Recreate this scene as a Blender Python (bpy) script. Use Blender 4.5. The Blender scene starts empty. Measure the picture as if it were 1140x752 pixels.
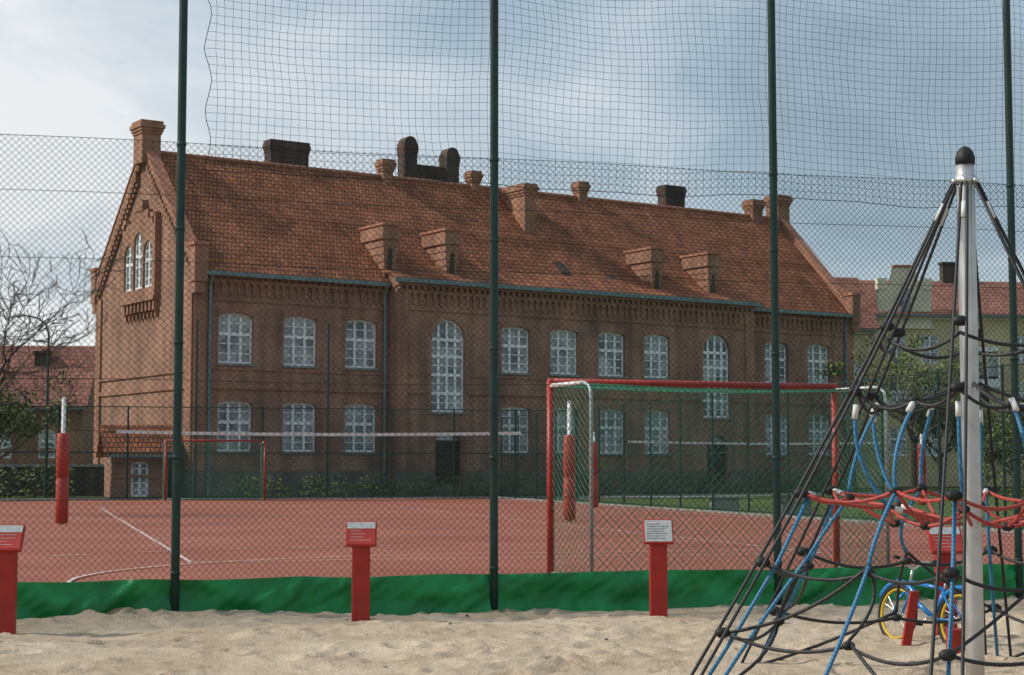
import bpy, math, random
import numpy as np
from mathutils import Vector, Matrix, noise
random.seed(7); np.random.seed(7)
scene=bpy.context.scene
scene.view_settings.view_transform='Standard'; scene.view_settings.look='None'
scene.view_settings.exposure=0; scene.view_settings.gamma=1

# ------------------------------------------------------------------ materials
def nm(name):
    m=bpy.data.materials.new(name); m.use_nodes=True
    nt=m.node_tree; b=nt.nodes['Principled BSDF']
    return m,nt,b
def mat(name,c1,c2=None,rough=.7,metal=0,scale=3,detail=6,bump=0,bscale=None,spec=.4,lo=.35,hi=.65):
    m,nt,b=nm(name); N=nt.nodes; L=nt.links
    b.inputs['Roughness'].default_value=rough; b.inputs['Metallic'].default_value=metal
    b.inputs['Specular IOR Level'].default_value=spec
    tc=N.new('ShaderNodeTexCoord')
    if c2 is None: c2=tuple(v*.7 for v in c1)
    n=N.new('ShaderNodeTexNoise'); n.inputs['Scale'].default_value=scale; n.inputs['Detail'].default_value=detail
    L.new(tc.outputs['Object'],n.inputs['Vector'])
    r=N.new('ShaderNodeValToRGB'); r.color_ramp.elements[0].position=lo; r.color_ramp.elements[1].position=hi
    r.color_ramp.elements[0].color=(*c2,1); r.color_ramp.elements[1].color=(*c1,1)
    L.new(n.outputs['Fac'],r.inputs['Fac']); L.new(r.outputs['Color'],b.inputs['Base Color'])
    if bump:
        n2=N.new('ShaderNodeTexNoise'); n2.inputs['Scale'].default_value=bscale or scale*8; n2.inputs['Detail'].default_value=8
        L.new(tc.outputs['Object'],n2.inputs['Vector'])
        bp=N.new('ShaderNodeBump'); bp.inputs['Strength'].default_value=bump; bp.inputs['Distance'].default_value=.02
        L.new(n2.outputs['Fac'],bp.inputs['Height']); L.new(bp.outputs['Normal'],b.inputs['Normal'])
    return m
def brickmat(name,ca,cb,cm,w=.27,h=.085,mort=.012,slope=False,wx=1,rough=.85,dark=.55,bump=.5,nscale=.35):
    m,nt,b=nm(name); N=nt.nodes; L=nt.links
    b.inputs['Roughness'].default_value=rough; b.inputs['Specular IOR Level'].default_value=.25
    tc=N.new('ShaderNodeTexCoord'); sp=N.new('ShaderNodeSeparateXYZ'); L.new(tc.outputs['Object'],sp.inputs[0])
    ad=N.new('ShaderNodeMath'); ad.operation='ADD'; L.new(sp.outputs[0],ad.inputs[0])
    if not slope: L.new(sp.outputs[1],ad.inputs[1])
    else: ad.inputs[1].default_value=0
    co=N.new('ShaderNodeCombineXYZ'); L.new(ad.outputs[0],co.inputs[0]); L.new(sp.outputs[2],co.inputs[1])
    br=N.new('ShaderNodeTexBrick'); br.inputs['Scale'].default_value=1
    br.inputs['Brick Width'].default_value=w; br.inputs['Row Height'].default_value=h
    br.inputs['Mortar Size'].default_value=mort; br.inputs['Mortar Smooth'].default_value=.3
    br.inputs['Color1'].default_value=(*ca,1); br.inputs['Color2'].default_value=(*cb,1); br.inputs['Mortar'].default_value=(*cm,1)
    L.new(co.outputs[0],br.inputs['Vector'])
    n=N.new('ShaderNodeTexNoise'); n.inputs['Scale'].default_value=nscale; n.inputs['Detail'].default_value=8; n.inputs['Roughness'].default_value=.65
    L.new(tc.outputs['Object'],n.inputs['Vector'])
    r=N.new('ShaderNodeValToRGB'); r.color_ramp.elements[0].position=.32; r.color_ramp.elements[1].position=.62
    r.color_ramp.elements[0].color=(dark,dark,dark*1.02,1); r.color_ramp.elements[1].color=(1.1,1.1,1.1,1)
    L.new(n.outputs['Fac'],r.inputs['Fac'])
    mx=N.new('ShaderNodeMix'); mx.data_type='RGBA'; mx.blend_type='MULTIPLY'; mx.inputs['Factor'].default_value=1
    L.new(br.outputs['Color'],mx.inputs[6]); L.new(r.outputs['Color'],mx.inputs[7])
    mp=N.new('ShaderNodeMapping'); mp.inputs['Scale'].default_value=(1.6,1.6,.12); L.new(tc.outputs['Object'],mp.inputs['Vector'])
    n4=N.new('ShaderNodeTexNoise'); n4.inputs['Scale'].default_value=1.2; n4.inputs['Detail'].default_value=5; L.new(mp.outputs[0],n4.inputs['Vector'])
    r4=N.new('ShaderNodeValToRGB'); r4.color_ramp.elements[0].position=.35; r4.color_ramp.elements[0].color=(.74,.74,.75,1); r4.color_ramp.elements[1].position=.6; r4.color_ramp.elements[1].color=(1.05,1.05,1.05,1)
    L.new(n4.outputs['Fac'],r4.inputs['Fac'])
    m5=N.new('ShaderNodeMix'); m5.data_type='RGBA'; m5.blend_type='MULTIPLY'; m5.inputs['Factor'].default_value=1
    L.new(mx.outputs[2],m5.inputs[6]); L.new(r4.outputs[0],m5.inputs[7])
    L.new(m5.outputs[2],b.inputs['Base Color'])
    bp=N.new('ShaderNodeBump'); bp.inputs['Strength'].default_value=bump; bp.inputs['Distance'].default_value=.02; bp.invert=True
    L.new(br.outputs['Fac'],bp.inputs['Height']); L.new(bp.outputs['Normal'],b.inputs['Normal'])
    return m
M={}
M['brick']=brickmat('brick',(.42,.20,.125),(.29,.135,.085),(.35,.29,.23),dark=.62)
M['brick_trim']=brickmat('brick_trim',(.44,.20,.12),(.32,.135,.08),(.32,.26,.2),dark=.7)
M['brick_dark']=brickmat('brick_dark',(.12,.08,.06),(.08,.055,.045),(.12,.1,.09))
M['tile']=brickmat('roof_tile',(.50,.19,.09),(.35,.125,.063),(.10,.04,.025),w=.24,h=.26,mort=.03,slope=True,dark=.55,bump=1,nscale=.5)
M['tile_pink']=brickmat('roof_tile_far',(.36,.16,.115),(.27,.12,.09),(.15,.07,.05),w=.3,h=.3,mort=.03,slope=True,dark=.65)
M['ridge']=mat('ridge_tile',(.46,.21,.13),(.32,.13,.08),.8,scale=2)
M['copper']=mat('patina_gutter',(.18,.27,.27),(.12,.18,.18),.5,scale=1.5)
M['white']=mat('white_window_paint',(.86,.88,.88),(.76,.78,.78),.5,scale=2)
M['glass']=mat('window_glass',(.46,.50,.50),(.09,.105,.11),.08,scale=.9,spec=.8)
M['stone']=mat('plinth_stone',(.2,.17,.15),(.12,.1,.09),.9,scale=1,bump=.4)
M['door']=mat('door_wood',(.06,.035,.02),(.03,.02,.012),.6)
M['sill']=mat('sill_metal',(.26,.28,.28),(.18,.19,.19),.5)
M['green']=mat('green_coated_steel',(.012,.042,.032),(.008,.03,.024),.45,scale=5)
M['wire']=mat('green_pvc_wire',(.014,.042,.033),(.010,.03,.024),.6,scale=5,spec=.2)
M['netcord']=mat('black_net_cord',(.016,.034,.034),(.012,.024,.024),.8,scale=6,spec=.1)
M['red']=mat('red_paint',(.40,.022,.014),(.30,.018,.012),.45,scale=5,bump=.15,bscale=60)
M['redpad']=mat('red_vinyl_pad',(.43,.045,.03),(.33,.03,.022),.4,scale=3,bump=.2)
M['whitepaint']=mat('white_post_paint',(.75,.75,.73),(.6,.6,.58),.45,scale=4)
M['galv']=mat('galvanised_steel',(.38,.48,.45),(.28,.37,.34),.45,metal=.3,scale=8)
M['steel']=mat('brushed_steel',(.66,.65,.63),(.54,.53,.51),.36,metal=.85,scale=6,bump=.05,bscale=80)
M['rubber']=mat('black_rubber',(.018,.018,.018),(.012,.012,.012),.6)
M['paper']=mat('printed_panel',(.48,.49,.49),(.36,.37,.38),.4,scale=30)
M['ink']=mat('dark_ink',(.06,.06,.06),(.04,.04,.04),.6)
M['bark']=mat('bark',(.07,.055,.045),(.03,.025,.02),.95,scale=6,bump=.6)
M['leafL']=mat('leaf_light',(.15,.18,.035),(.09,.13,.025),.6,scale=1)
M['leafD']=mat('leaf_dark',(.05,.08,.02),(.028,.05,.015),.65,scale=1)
M['plaster']=mat('yellow_plaster',(.62,.53,.31),(.5,.42,.25),.9,scale=.5)
M['cream']=mat('cream_plaster',(.76,.70,.52),(.62,.57,.43),.9,scale=.5)
M['bikeblue']=mat('bike_blue_paint',(.01,.2,.5),(.01,.15,.42),.25,scale=4,spec=.6)
M['yellow']=mat('yellow_plastic',(.65,.42,.02),(.5,.32,.02),.4)
M['concrete']=mat('concrete',(.3,.3,.28),(.2,.2,.19),.9,scale=2,bump=.3)
def ropemat(name,c):
    m,nt,b=nm(name); N=nt.nodes; L=nt.links
    b.inputs['Roughness'].default_value=.55
    tc=N.new('ShaderNodeTexCoord')
    w=N.new('ShaderNodeTexWave'); w.wave_type='BANDS'; w.bands_direction='DIAGONAL'; w.inputs['Scale'].default_value=14; w.inputs['Distortion'].default_value=1
    L.new(tc.outputs['Object'],w.inputs['Vector'])
    r=N.new('ShaderNodeValToRGB'); r.color_ramp.elements[0].color=(*[v*.6 for v in c],1); r.color_ramp.elements[1].color=(*c,1)
    L.new(w.outputs['Fac'],r.inputs['Fac']); L.new(r.outputs['Color'],b.inputs['Base Color'])
    bp=N.new('ShaderNodeBump'); bp.inputs['Strength'].default_value=.4; bp.inputs['Distance'].default_value=.004
    L.new(w.outputs['Fac'],bp.inputs['Height']); L.new(bp.outputs['Normal'],b.inputs['Normal'])
    return m
M['ropeK']=ropemat('black_rope',(.022,.022,.025)); M['ropeB']=ropemat('blue_rope',(.04,.21,.40)); M['ropeR']=ropemat('red_rope',(.48,.06,.045))

# ------------------------------------------------------------------ mesh builder
class MB:
    def __init__(s): s.v=[]; s.f=[]; s.m=[]; s.mats=[]
    def mi(s,k):
        if k not in s.mats: s.mats.append(k)
        return s.mats.index(k)
    def poly(s,pts,k):
        n=len(s.v); s.v+= [tuple(p) for p in pts]; s.f.append(tuple(range(n,n+len(pts)))); s.m.append(s.mi(k))
    def hexa(s,p,k):
        n=len(s.v); s.v+=[tuple(q) for q in p]; i=s.mi(k)
        for f in ((0,3,2,1),(4,5,6,7),(0,1,5,4),(1,2,6,5),(2,3,7,6),(3,0,4,7)):
            s.f.append(tuple(n+a for a in f)); s.m.append(i)
    def box(s,x0,x1,y0,y1,z0,z1,k):
        s.hexa([(x0,y0,z0),(x1,y0,z0),(x1,y1,z0),(x0,y1,z0),(x0,y0,z1),(x1,y0,z1),(x1,y1,z1),(x0,y1,z1)],k)
    def path(s,pts,r,k,n=6,cap=True,closed=False):
        pts=[Vector(p) for p in pts]; i=s.mi(k); base=len(s.v); N=len(pts)
        ref=None
        for j,p in enumerate(pts):
            if closed: t=pts[(j+1)%N]-pts[j-1]
            else: t=pts[min(j+1,N-1)]-pts[max(j-1,0)]
            if t.length<1e-9: t=Vector((0,0,1))
            t.normalize()
            if ref is None:
                ref=Vector((0,0,1)) if abs(t.z)<.9 else Vector((1,0,0))
                ref=(ref-t*ref.dot(t)).normalized()
            else:
                ref=ref-t*ref.dot(t)
                ref=ref.normalized() if ref.length>1e-6 else t.orthogonal().normalized()
            b=t.cross(ref); rr=r[j] if isinstance(r,(list,tuple)) else r
            for q in range(n):
                a=2*math.pi*q/n; s.v.append(tuple(p+ref*(math.cos(a)*rr)+b*(math.sin(a)*rr)))
        for j in range(N if closed else N-1):
            for q in range(n):
                a=base+j*n+q; b2=base+j*n+(q+1)%n; jn=(j+1)%N
                s.f.append((a,b2,base+jn*n+(q+1)%n,base+jn*n+q)); s.m.append(i)
        if cap and not closed:
            s.f.append(tuple(base+q for q in range(n))[::-1]); s.m.append(i)
            s.f.append(tuple(base+(N-1)*n+q for q in range(n))); s.m.append(i)
    def ball(s,c,r,k,n=8,sz=1):
        c=Vector(c); pts=[]; R=[]
        for j in range(n+1):
            a=math.pi*j/n; pts.append(c+Vector((0,0,-math.cos(a)*r*sz))); R.append(max(math.sin(a)*r,.0005))
        s.path(pts,R,k,n=max(8,n))
    def build(s,name,parent=None,smooth=False,mw=None):
        me=bpy.data.meshes.new(name); me.from_pydata(s.v,[],s.f)
        for k in s.mats: me.materials.append(M[k])
        me.polygons.foreach_set('material_index',s.m)
        if smooth: me.polygons.foreach_set('use_smooth',[True]*len(s.f))
        me.update(); o=bpy.data.objects.new(name,me); scene.collection.objects.link(o)
        if parent: o.parent=parent
        if mw is not None: o.matrix_world=mw
        return o
def empty(name,loc=(0,0,0),rz=0):
    e=bpy.data.objects.new(name,None); scene.collection.objects.link(e); e.location=loc; e.rotation_euler=(0,0,rz); e.empty_display_size=.5
    return e

# ------------------------------------------------------------------ camera / light
cam=bpy.data.cameras.new('camera'); co=bpy.data.objects.new('camera',cam); scene.collection.objects.link(co)
co.location=(0,0,1.6); co.rotation_euler=(math.radians(90+4.334),0,0)
cam.sensor_width=36; cam.lens=60; cam.clip_end=3000; cam.clip_start=.1
scene.camera=co
az=Vector((-.985,-.04,0)).normalized(); el=math.radians(40)
S=Vector((az.x*math.cos(el),az.y*math.cos(el),math.sin(el)))
sl=bpy.data.lights.new('sun','SUN'); sl.energy=3.3; sl.angle=math.radians(2.5); sl.color=(1,.93,.83)
so=bpy.data.objects.new('sun',sl); scene.collection.objects.link(so); so.rotation_euler=S.to_track_quat('Z','Y').to_euler(); so.location=(-30,10,40)
w=bpy.data.worlds.new('World'); scene.world=w; w.use_nodes=True; nt=w.node_tree; N=nt.nodes; L=nt.links
for n in list(N): N.remove(n)
out=N.new('ShaderNodeOutputWorld')
sky=N.new('ShaderNodeTexSky'); sky.sky_type='NISHITA'; sky.sun_disc=False; sky.sun_elevation=el; sky.sun_rotation=math.radians(268); sky.air_density=1.2; sky.dust_density=1.5
b1=N.new('ShaderNodeBackground'); b1.inputs['Strength'].default_value=.08; L.new(sky.outputs[0],b1.inputs[0])
tc=N.new('ShaderNodeTexCoord'); mp=N.new('ShaderNodeMapping'); mp.inputs['Scale'].default_value=(1,1,2.0); mp.inputs['Location'].default_value=(.35,.2,.1)
L.new(tc.outputs['Generated'],mp.inputs['Vector'])
n1=N.new('ShaderNodeTexNoise'); n1.inputs['Scale'].default_value=4.2; n1.inputs['Detail'].default_value=9; n1.inputs['Roughness'].default_value=.56; n1.inputs['Distortion'].default_value=.5
L.new(mp.outputs[0],n1.inputs['Vector'])
dp=N.new('ShaderNodeVectorMath'); dp.operation='DOT_PRODUCT'; L.new(tc.outputs['Generated'],dp.inputs[0]); dp.inputs[1].default_value=(-.92,.38,.1)
mr=N.new('ShaderNodeMapRange'); mr.inputs['From Min'].default_value=.30; mr.inputs['From Max'].default_value=.64; mr.inputs['To Min'].default_value=-.02; mr.inputs['To Max'].default_value=.25
L.new(dp.outputs['Value'],mr.inputs['Value'])
ad=N.new('ShaderNodeMath'); ad.operation='ADD'; L.new(n1.outputs['Fac'],ad.inputs[0]); L.new(mr.outputs[0],ad.inputs[1])
rp=N.new('ShaderNodeValToRGB'); E=rp.color_ramp.elements
E[0].position=.30; E[0].color=(.31,.41,.50,1); E[1].position=.82; E[1].color=(.94,.96,.98,1)
e=E.new(.48); e.color=(.41,.53,.63,1); e=E.new(.62); e.color=(.62,.71,.79,1)
L.new(ad.outputs[0],rp.inputs['Fac'])
b2=N.new('ShaderNodeBackground'); b2.inputs['Strength'].default_value=1.0; L.new(rp.outputs[0],b2.inputs[0])
mxs=N.new('ShaderNodeMixShader'); mxs.inputs[0].default_value=.84
L.new(b1.outputs[0],mxs.inputs[1]); L.new(b2.outputs[0],mxs.inputs[2]); L.new(mxs.outputs[0],out.inputs['Surface'])

# ------------------------------------------------------------------ court frame  a along the fence, b away
ca,sa=.963,.27
def W(a,b,z=0): return Vector((a*ca-b*sa, a*sa+b*ca, z))

# ------------------------------------------------------------------ ground
def twonoise(name,s1,c1,c2,s2,lo2,rough=.9,bump=0,bs=9,bd=.05,p=(.35,.68)):
    m,nt,b=nm(name); N=nt.nodes; L=nt.links; b.inputs['Roughness'].default_value=rough; b.inputs['Specular IOR Level'].default_value=.2
    tc=N.new('ShaderNodeTexCoord')
    n=N.new('ShaderNodeTexNoise'); n.inputs['Scale'].default_value=s1; n.inputs['Detail'].default_value=11; n.inputs['Roughness'].default_value=.67; L.new(tc.outputs['Object'],n.inputs['Vector'])
    r=N.new('ShaderNodeValToRGB'); r.color_ramp.elements[0].position=p[0]; r.color_ramp.elements[0].color=(*c1,1); r.color_ramp.elements[1].position=p[1]; r.color_ramp.elements[1].color=(*c2,1)
    L.new(n.outputs['Fac'],r.inputs['Fac'])
    n3=N.new('ShaderNodeTexNoise'); n3.inputs['Scale'].default_value=s2; n3.inputs['Detail'].default_value=5; L.new(tc.outputs['Object'],n3.inputs['Vector'])
    r3=N.new('ShaderNodeValToRGB'); r3.color_ramp.elements[0].position=.33; r3.color_ramp.elements[0].color=(lo2,lo2,lo2,1); r3.color_ramp.elements[1].position=.58; r3.color_ramp.elements[1].color=(1.06,1.06,1.06,1)
    L.new(n3.outputs['Fac'],r3.inputs['Fac'])
    mx=N.new('ShaderNodeMix'); mx.data_type='RGBA'; mx.blend_type='MULTIPLY'; mx.inputs['Factor'].default_value=1
    L.new(r.outputs[0],mx.inputs[6]); L.new(r3.outputs[0],mx.inputs[7]); L.new(mx.outputs[2],b.inputs['Base Color'])
    if bump:
        n2=N.new('ShaderNodeTexNoise'); n2.inputs['Scale'].default_value=bs; n2.inputs['Detail'].default_value=10; n2.inputs['Roughness'].default_value=.7; L.new(tc.outputs['Object'],n2.inputs['Vector'])
        bp=N.new('ShaderNodeBump'); bp.inputs['Strength'].default_value=bump; bp.inputs['Distance'].default_value=bd
        L.new(n2.outputs['Fac'],bp.inputs['Height']); L.new(bp.outputs['Normal'],b.inputs['Normal'])
    return m
M['grass']=twonoise('ground_grass',.25,(.06,.10,.02),(.14,.18,.05),6,.6,.95)
M['court']=twonoise('red_court_surface',.22,(.27,.088,.06),(.37,.14,.095),25,.72,.85)
M['sand']=twonoise('sand',.9,(.47,.36,.25),(.66,.545,.41),60,.72,.95,bump=.9)
M['asphalt']=mat('grey_paving',(.30,.285,.27),(.22,.21,.20),.9,scale=.6,bump=.2)
M['line']=mat('line_paint',(.64,.56,.52),(.45,.34,.30),.7,scale=1.5)
g=MB(); g.poly([(-1500,-300,-.06),(1500,-300,-.06),(1500,2500,-.06),(-1500,2500,-.06)],'grass'); g.build('ground')
g=MB(); g.poly([W(-8,18.5,0),W(23,18.5,0),W(23,85,0),W(-8,85,0)],'court'); g.build('sports_court')
g=MB(); g.poly([W(-60,84,-.03),W(30,84,-.03),W(62,100,-.03),W(62,104,-.03),W(20,92,-.03),W(-60,93,-.03)],'asphalt'); g.build('pavement')
g=MB()
def cbox(mb,a0,a1,b0,b1,z0,z1,k):
    mb.hexa([W(a0,b0,z0),W(a1,b0,z0),W(a1,b1,z0),W(a0,b1,z0),W(a0,b0,z1),W(a1,b0,z1),W(a1,b1,z1),W(a0,b1,z1)],k)
cbox(g,23.003,23.12,18.5,85,-.06,.07,'concrete'); cbox(g,-8,23,85.003,85.12,-.06,.07,'concrete'); g.build('court_kerb')
g=MB()
def line(a0,b0,a1,b1,wd=.07,z=.006):
    p=Vector((a0,b0)); q=Vector((a1,b1)); d=(q-p).normalized(); n=Vector((-d.y,d.x))*wd/2
    g.poly([W(*(p+n),z),W(*(q+n),z),W(*(q-n),z),W(*(p-n),z)],'line')
for a in (2.6,14.2): line(a,29.2,a,70)
line(2.6,29.2,14.2,29.2,z=.010); line(2.6,70,14.2,70,z=.010); line(2.6,39,14.2,39,z=.010); line(2.6,59,14.2,59,z=.010); line(2.6,49,14.2,49,z=.014)
line(-3.5,24.1,22,24.1,z=.014); line(-3.5,24.1,-3.5,83,z=.010); line(22,24.1,22,83); line(-3.5,54,22,54,z=.018)
for R in (7.0,11):
    pr=None
    for i in range(41):
        t=math.pi*i/40; p=(9.8+R*math.cos(t)+(2.3 if t<math.pi/2 else -2.3),24.1+R*math.sin(t)*.9)
        if pr and (R==7.0 or i%2): line(*pr,*p,z=.022)
        pr=p
g.build('court_line_markings')

# sand with relief
aa=np.concatenate([np.linspace(-60,-9,20),np.arange(-8.5,13.5,.045),np.linspace(14,60,20)])
bb=np.concatenate([np.linspace(-40,10,15),np.arange(10.2,18.75,.045)])
A,B=np.meshgrid(aa,bb); Z=np.zeros_like(A)
for i in range(40):
    k=random.choice([.6,1,1.8,3,5,8]); t=random.random()*math.pi; ph=random.random()*6.28
    Z+=.008/k**.6*np.sin(k*(A*math.cos(t)+B*math.sin(t))+ph+1.5*np.sin(.7*k*(A*math.sin(t)-B*math.cos(t))+ph))
for i in range(1900):
    ca0=random.uniform(-8,13); cb0=random.uniform(10.5,18.2); t=random.random()*math.pi; h=random.choice((.010,.018,.028,.042)); l=random.uniform(.09,.19); wd=l*random.uniform(.4,.8)
    ia=np.searchsorted(aa,[ca0-.45,ca0+.45]); ib=np.searchsorted(bb,[cb0-.45,cb0+.45])
    sA=A[ib[0]:ib[1],ia[0]:ia[1]]-ca0; sB=B[ib[0]:ib[1],ia[0]:ia[1]]-cb0
    x=(sA*math.cos(t)+sB*math.sin(t))/l; y=(-sA*math.sin(t)+sB*math.cos(t))/wd; r2=x*x+y*y
    Z[ib[0]:ib[1],ia[0]:ia[1]]+= -h*np.exp(-r2*1.6)+.6*h*np.exp(-((np.sqrt(r2)-1.35)**2)*5)
Z+=.025
Z+=.05*np.exp(-((B-18.1)/.35)**2)*(.6+.4*np.sin(A*2.1)*np.sin(A*.7+1))
Z=np.maximum(Z,-.045+.003*np.sin(A*9)*np.sin(B*11))
Z[B>18.5]=-.05
Z[B<9.9]=0.02
nb,na=A.shape
def sandz(a,b): return float(Z[min(nb-1,np.searchsorted(bb,b)),min(na-1,np.searchsorted(aa,a))])
vs=np.stack([A*ca-B*sa,A*sa+B*ca,Z],-1).reshape(-1,3)
idx=np.arange(nb*na).reshape(nb,na)
fs=np.stack([idx[:-1,:-1],idx[:-1,1:],idx[1:,1:],idx[1:,:-1]],-1).reshape(-1,4)
me=bpy.data.meshes.new('sand'); me.from_pydata(vs.tolist(),[],fs.tolist()); me.materials.append(M['sand'])
me.polygons.foreach_set('use_smooth',[True]*len(fs)); o=bpy.data.objects.new('sand_ground',me); scene.collection.objects.link(o)
g=MB()
for i in range(110):
    a=random.uniform(-6,12); b=random.uniform(13.5,18); r=random.choice([.005,.007,.010,.015])
    p=W(a,b,sandz(a,b)); g.hexa([p+Vector((sx*r*random.uniform(.6,1.3),sy*r*random.uniform(.6,1.3),sz*r*.6)) for sz in (-1,1) for sx,sy in ((-1,-1),(1,-1),(1,1),(-1,1))],'concrete' if i%3 else 'bark')
g.build('pebbles_and_litter')

# ------------------------------------------------------------------ chain link helper
def chain(mb,P,L0,L1,z0,z1,s,r,k,seg=.3):
    H=z1-z0; l=L0-H
    while l<L1:
        for sg in (1,-1):
            if sg==1: x0,y0,x1,y1=l,z0,l+H,z1
            else: x0,y0,x1,y1=l,z1,l+H,z0
            if x0<L0: y0=y0+(L0-x0)*(y1-y0)/(x1-x0); x0=L0
            if x1>L1: y1=y1-(x1-L1)*(y1-y0)/(x1-x0); x1=L1
            if x1-x0>1e-3:
                n=max(1,int((x1-x0)/seg))
                mb.path([P(x0+(x1-x0)*i/n,y0+(y1-y0)*i/n,sg*r) for i in range(n+1)],r,k,n=3,cap=False)
        l+=s
# ------------------------------------------------------------------ near fence
fe=empty('tall_ball_stop_fence')
FB=18.1
posts=[1.45-3.27*k for k in (4,3,2,1)]+[1.45,4.87,8.23,11.35,14.6,17.9]
g=MB()
for a in posts:
    if -7<a<1.2: continue
    p=W(a,FB); g.path([p+Vector((0,0,-.05+i*.8)) for i in range(13)],.046,'green',n=12)
    for z in (.5,1.7,2.9,4.1,5.0): g.path([p+Vector((0,0,z-.02)),p+Vector((0,0,z+.02))],.052,'green',n=12)
g.build('posts',fe,smooth=True)
MO=.07
g=MB(); chain(g,lambda l,z,o:W(l,FB+MO+.012*noise.noise((l*.8,z*.8,2))+o,z),-10,18,.04,5.03,.073,.0025,'wire')
for z in (.06,1.25,2.5,3.75,4.45,5.02):
    g.path([W(-10+i*.5,FB+MO-.005,z+.012*math.sin(i*.65)*(z>1)) for i in range(57)],.003,'wire',n=4,cap=False)
g.build('chain_link_mesh',fe)
g=MB(); s=.089; a0=1.72; a1=17.8; nzv=int((7.7-4.75)/s); nav=int((a1-a0)/s)
def npnt(i,j):
    a=a0+i*s; z=7.7-j*s
    ph=((a-1.45)/3.35)%1
    sag=.13*math.sin(math.pi*ph)*(1 if a>4.8 else .6)
    z2=z-sag*(.4+.6*(1-j/nzv))
    a2=a+.02*math.sin(z*2.3+a)+.03*noise.noise((a*1.3,z*1.3,0))+.010*noise.noise((a*7,z*7,0))
    z2+=.04*noise.noise((a*.9,z*.9,3))+.010*noise.noise((a*7,z*7,8))
    if i==0: a2+=.035*math.sin(z*9)
    o=.05+.06*noise.noise((a*.6,z*.6,5))
    return W(a2,FB+.09+o*.5,z2)
for i in range(nav+1): g.path([npnt(i,j) for j in range(nzv+1)],.0023 if i else .0045,'netcord',n=3,cap=False)
for j in range(nzv+1): g.path([npnt(i,j) for i in range(nav+1)],.0023 if j not in (0,nzv) else .005,'netcord',n=3,cap=False)
g.build('knotted_net',fe)
# green ground skirt
g=MB(); n=900; rows=16
def sk(i,j):
    a=-5.95+i*24/n; t=j/rows
    z=.445-.44*t+.025*noise.noise((a*.8,0,1))*(1-t)-.014*abs(math.sin(a*1.9+1))*(1-t)
    f=noise.noise((a*3.2+t,t*1.3,2))*.07*(.25+t)+noise.noise((a*9+t*4,t*3,7))*.035+noise.noise((a*20,t*5,3))*.012+.07*t*t+.03*math.sin(t*6+noise.noise((a,0,9))*4)
    return W(a,FB+MO-.02-max(f+.02,0),z+(.03 if t==1 else 0)*noise.noise((a*2,4,4)))
for j in range(rows+1):
    for i in range(n+1): g.v.append(tuple(sk(i,j)))
for j in range(rows):
    for i in range(n):
        q=j*(n+1)+i; g.f.append((q,q+1,q+n+2,q+n+1)); g.m.append(0)
M['skirt']=mat('green_tarpaulin',(.008,.27,.07),(.004,.16,.04),.38,scale=2.5,bump=.3,bscale=14); g.mats=['skirt']
g.build('green_fabric_skirt',fe,smooth=True)

# ------------------------------------------------------------------ info posts
def info_post(X,Y,kind):
    e=empty('information_post',(X,Y,0),math.radians(random.uniform(-5,7)))
    g=MB(); g.box(-.09,.09,-.055,.055,-.05,.83,'red'); ob=g.build('post',e)
    bv=ob.modifiers.new('b','BEVEL'); bv.width=.012; bv.segments=2
    R=Matrix.Rotation(math.radians(58),4,'X'); T=Matrix.Translation((0,-.02,.93))
    g=MB(); g.box(-.155,.155,-.14,.14,-.02,.02,'red'); o2=g.build('panel_frame',e); o2.matrix_local=T@R
    bv=o2.modifiers.new('b','BEVEL'); bv.width=.006; bv.segments=2
    g=MB()
    if kind=='grey':
        g.box(-.14,.14,-.125,.125,.0205,.024,'paper')
        for k in range(7): g.box(-.12,random.uniform(.02,.11),.075-k*.028,.081-k*.028,.0245,.0255,'ink')
    else:
        g.box(-.14,.14,.05,.125,.0205,.024,'paper'); g.box(-.14,.14,-.125,.045,.0205,.0235,'redpad')
        for k in range(4): g.box(-.11,random.uniform(.0,.1),.02-k*.035,.024-k*.035,.024,.0252,'paper')
    o3=g.build('printed_sheet',e); o3.matrix_local=T@R
    g=MB(); g.box(-.05,.05,-.03,.05,.78,.9,'red'); g.build('bracket',e)
info_post(-4.76,16.2,'red'); info_post(-1.51,17.2,'red'); info_post(1.51,17.75,'grey'); info_post(3.97,15.75,'red')
g=MB(); p=Vector((3.40,14.95,-.03)); q=Vector((3.51,15.0,.52)); d=Vector((.04,.01,0)); d2=Vector((0,.03,0))
g.hexa([p-d-d2,p+d-d2,p+d+d2,p-d+d2,q-d-d2,q+d-d2,q+d+d2,q-d+d2],'red'); g.build('leaning_red_board')
g=MB(); g.box(3.56,3.70,14.05,14.17,-.05,.28,'red'); ob=g.build('red_bollard'); bv=ob.modifiers.new('b','BEVEL'); bv.width=.012; bv.segments=2

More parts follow.
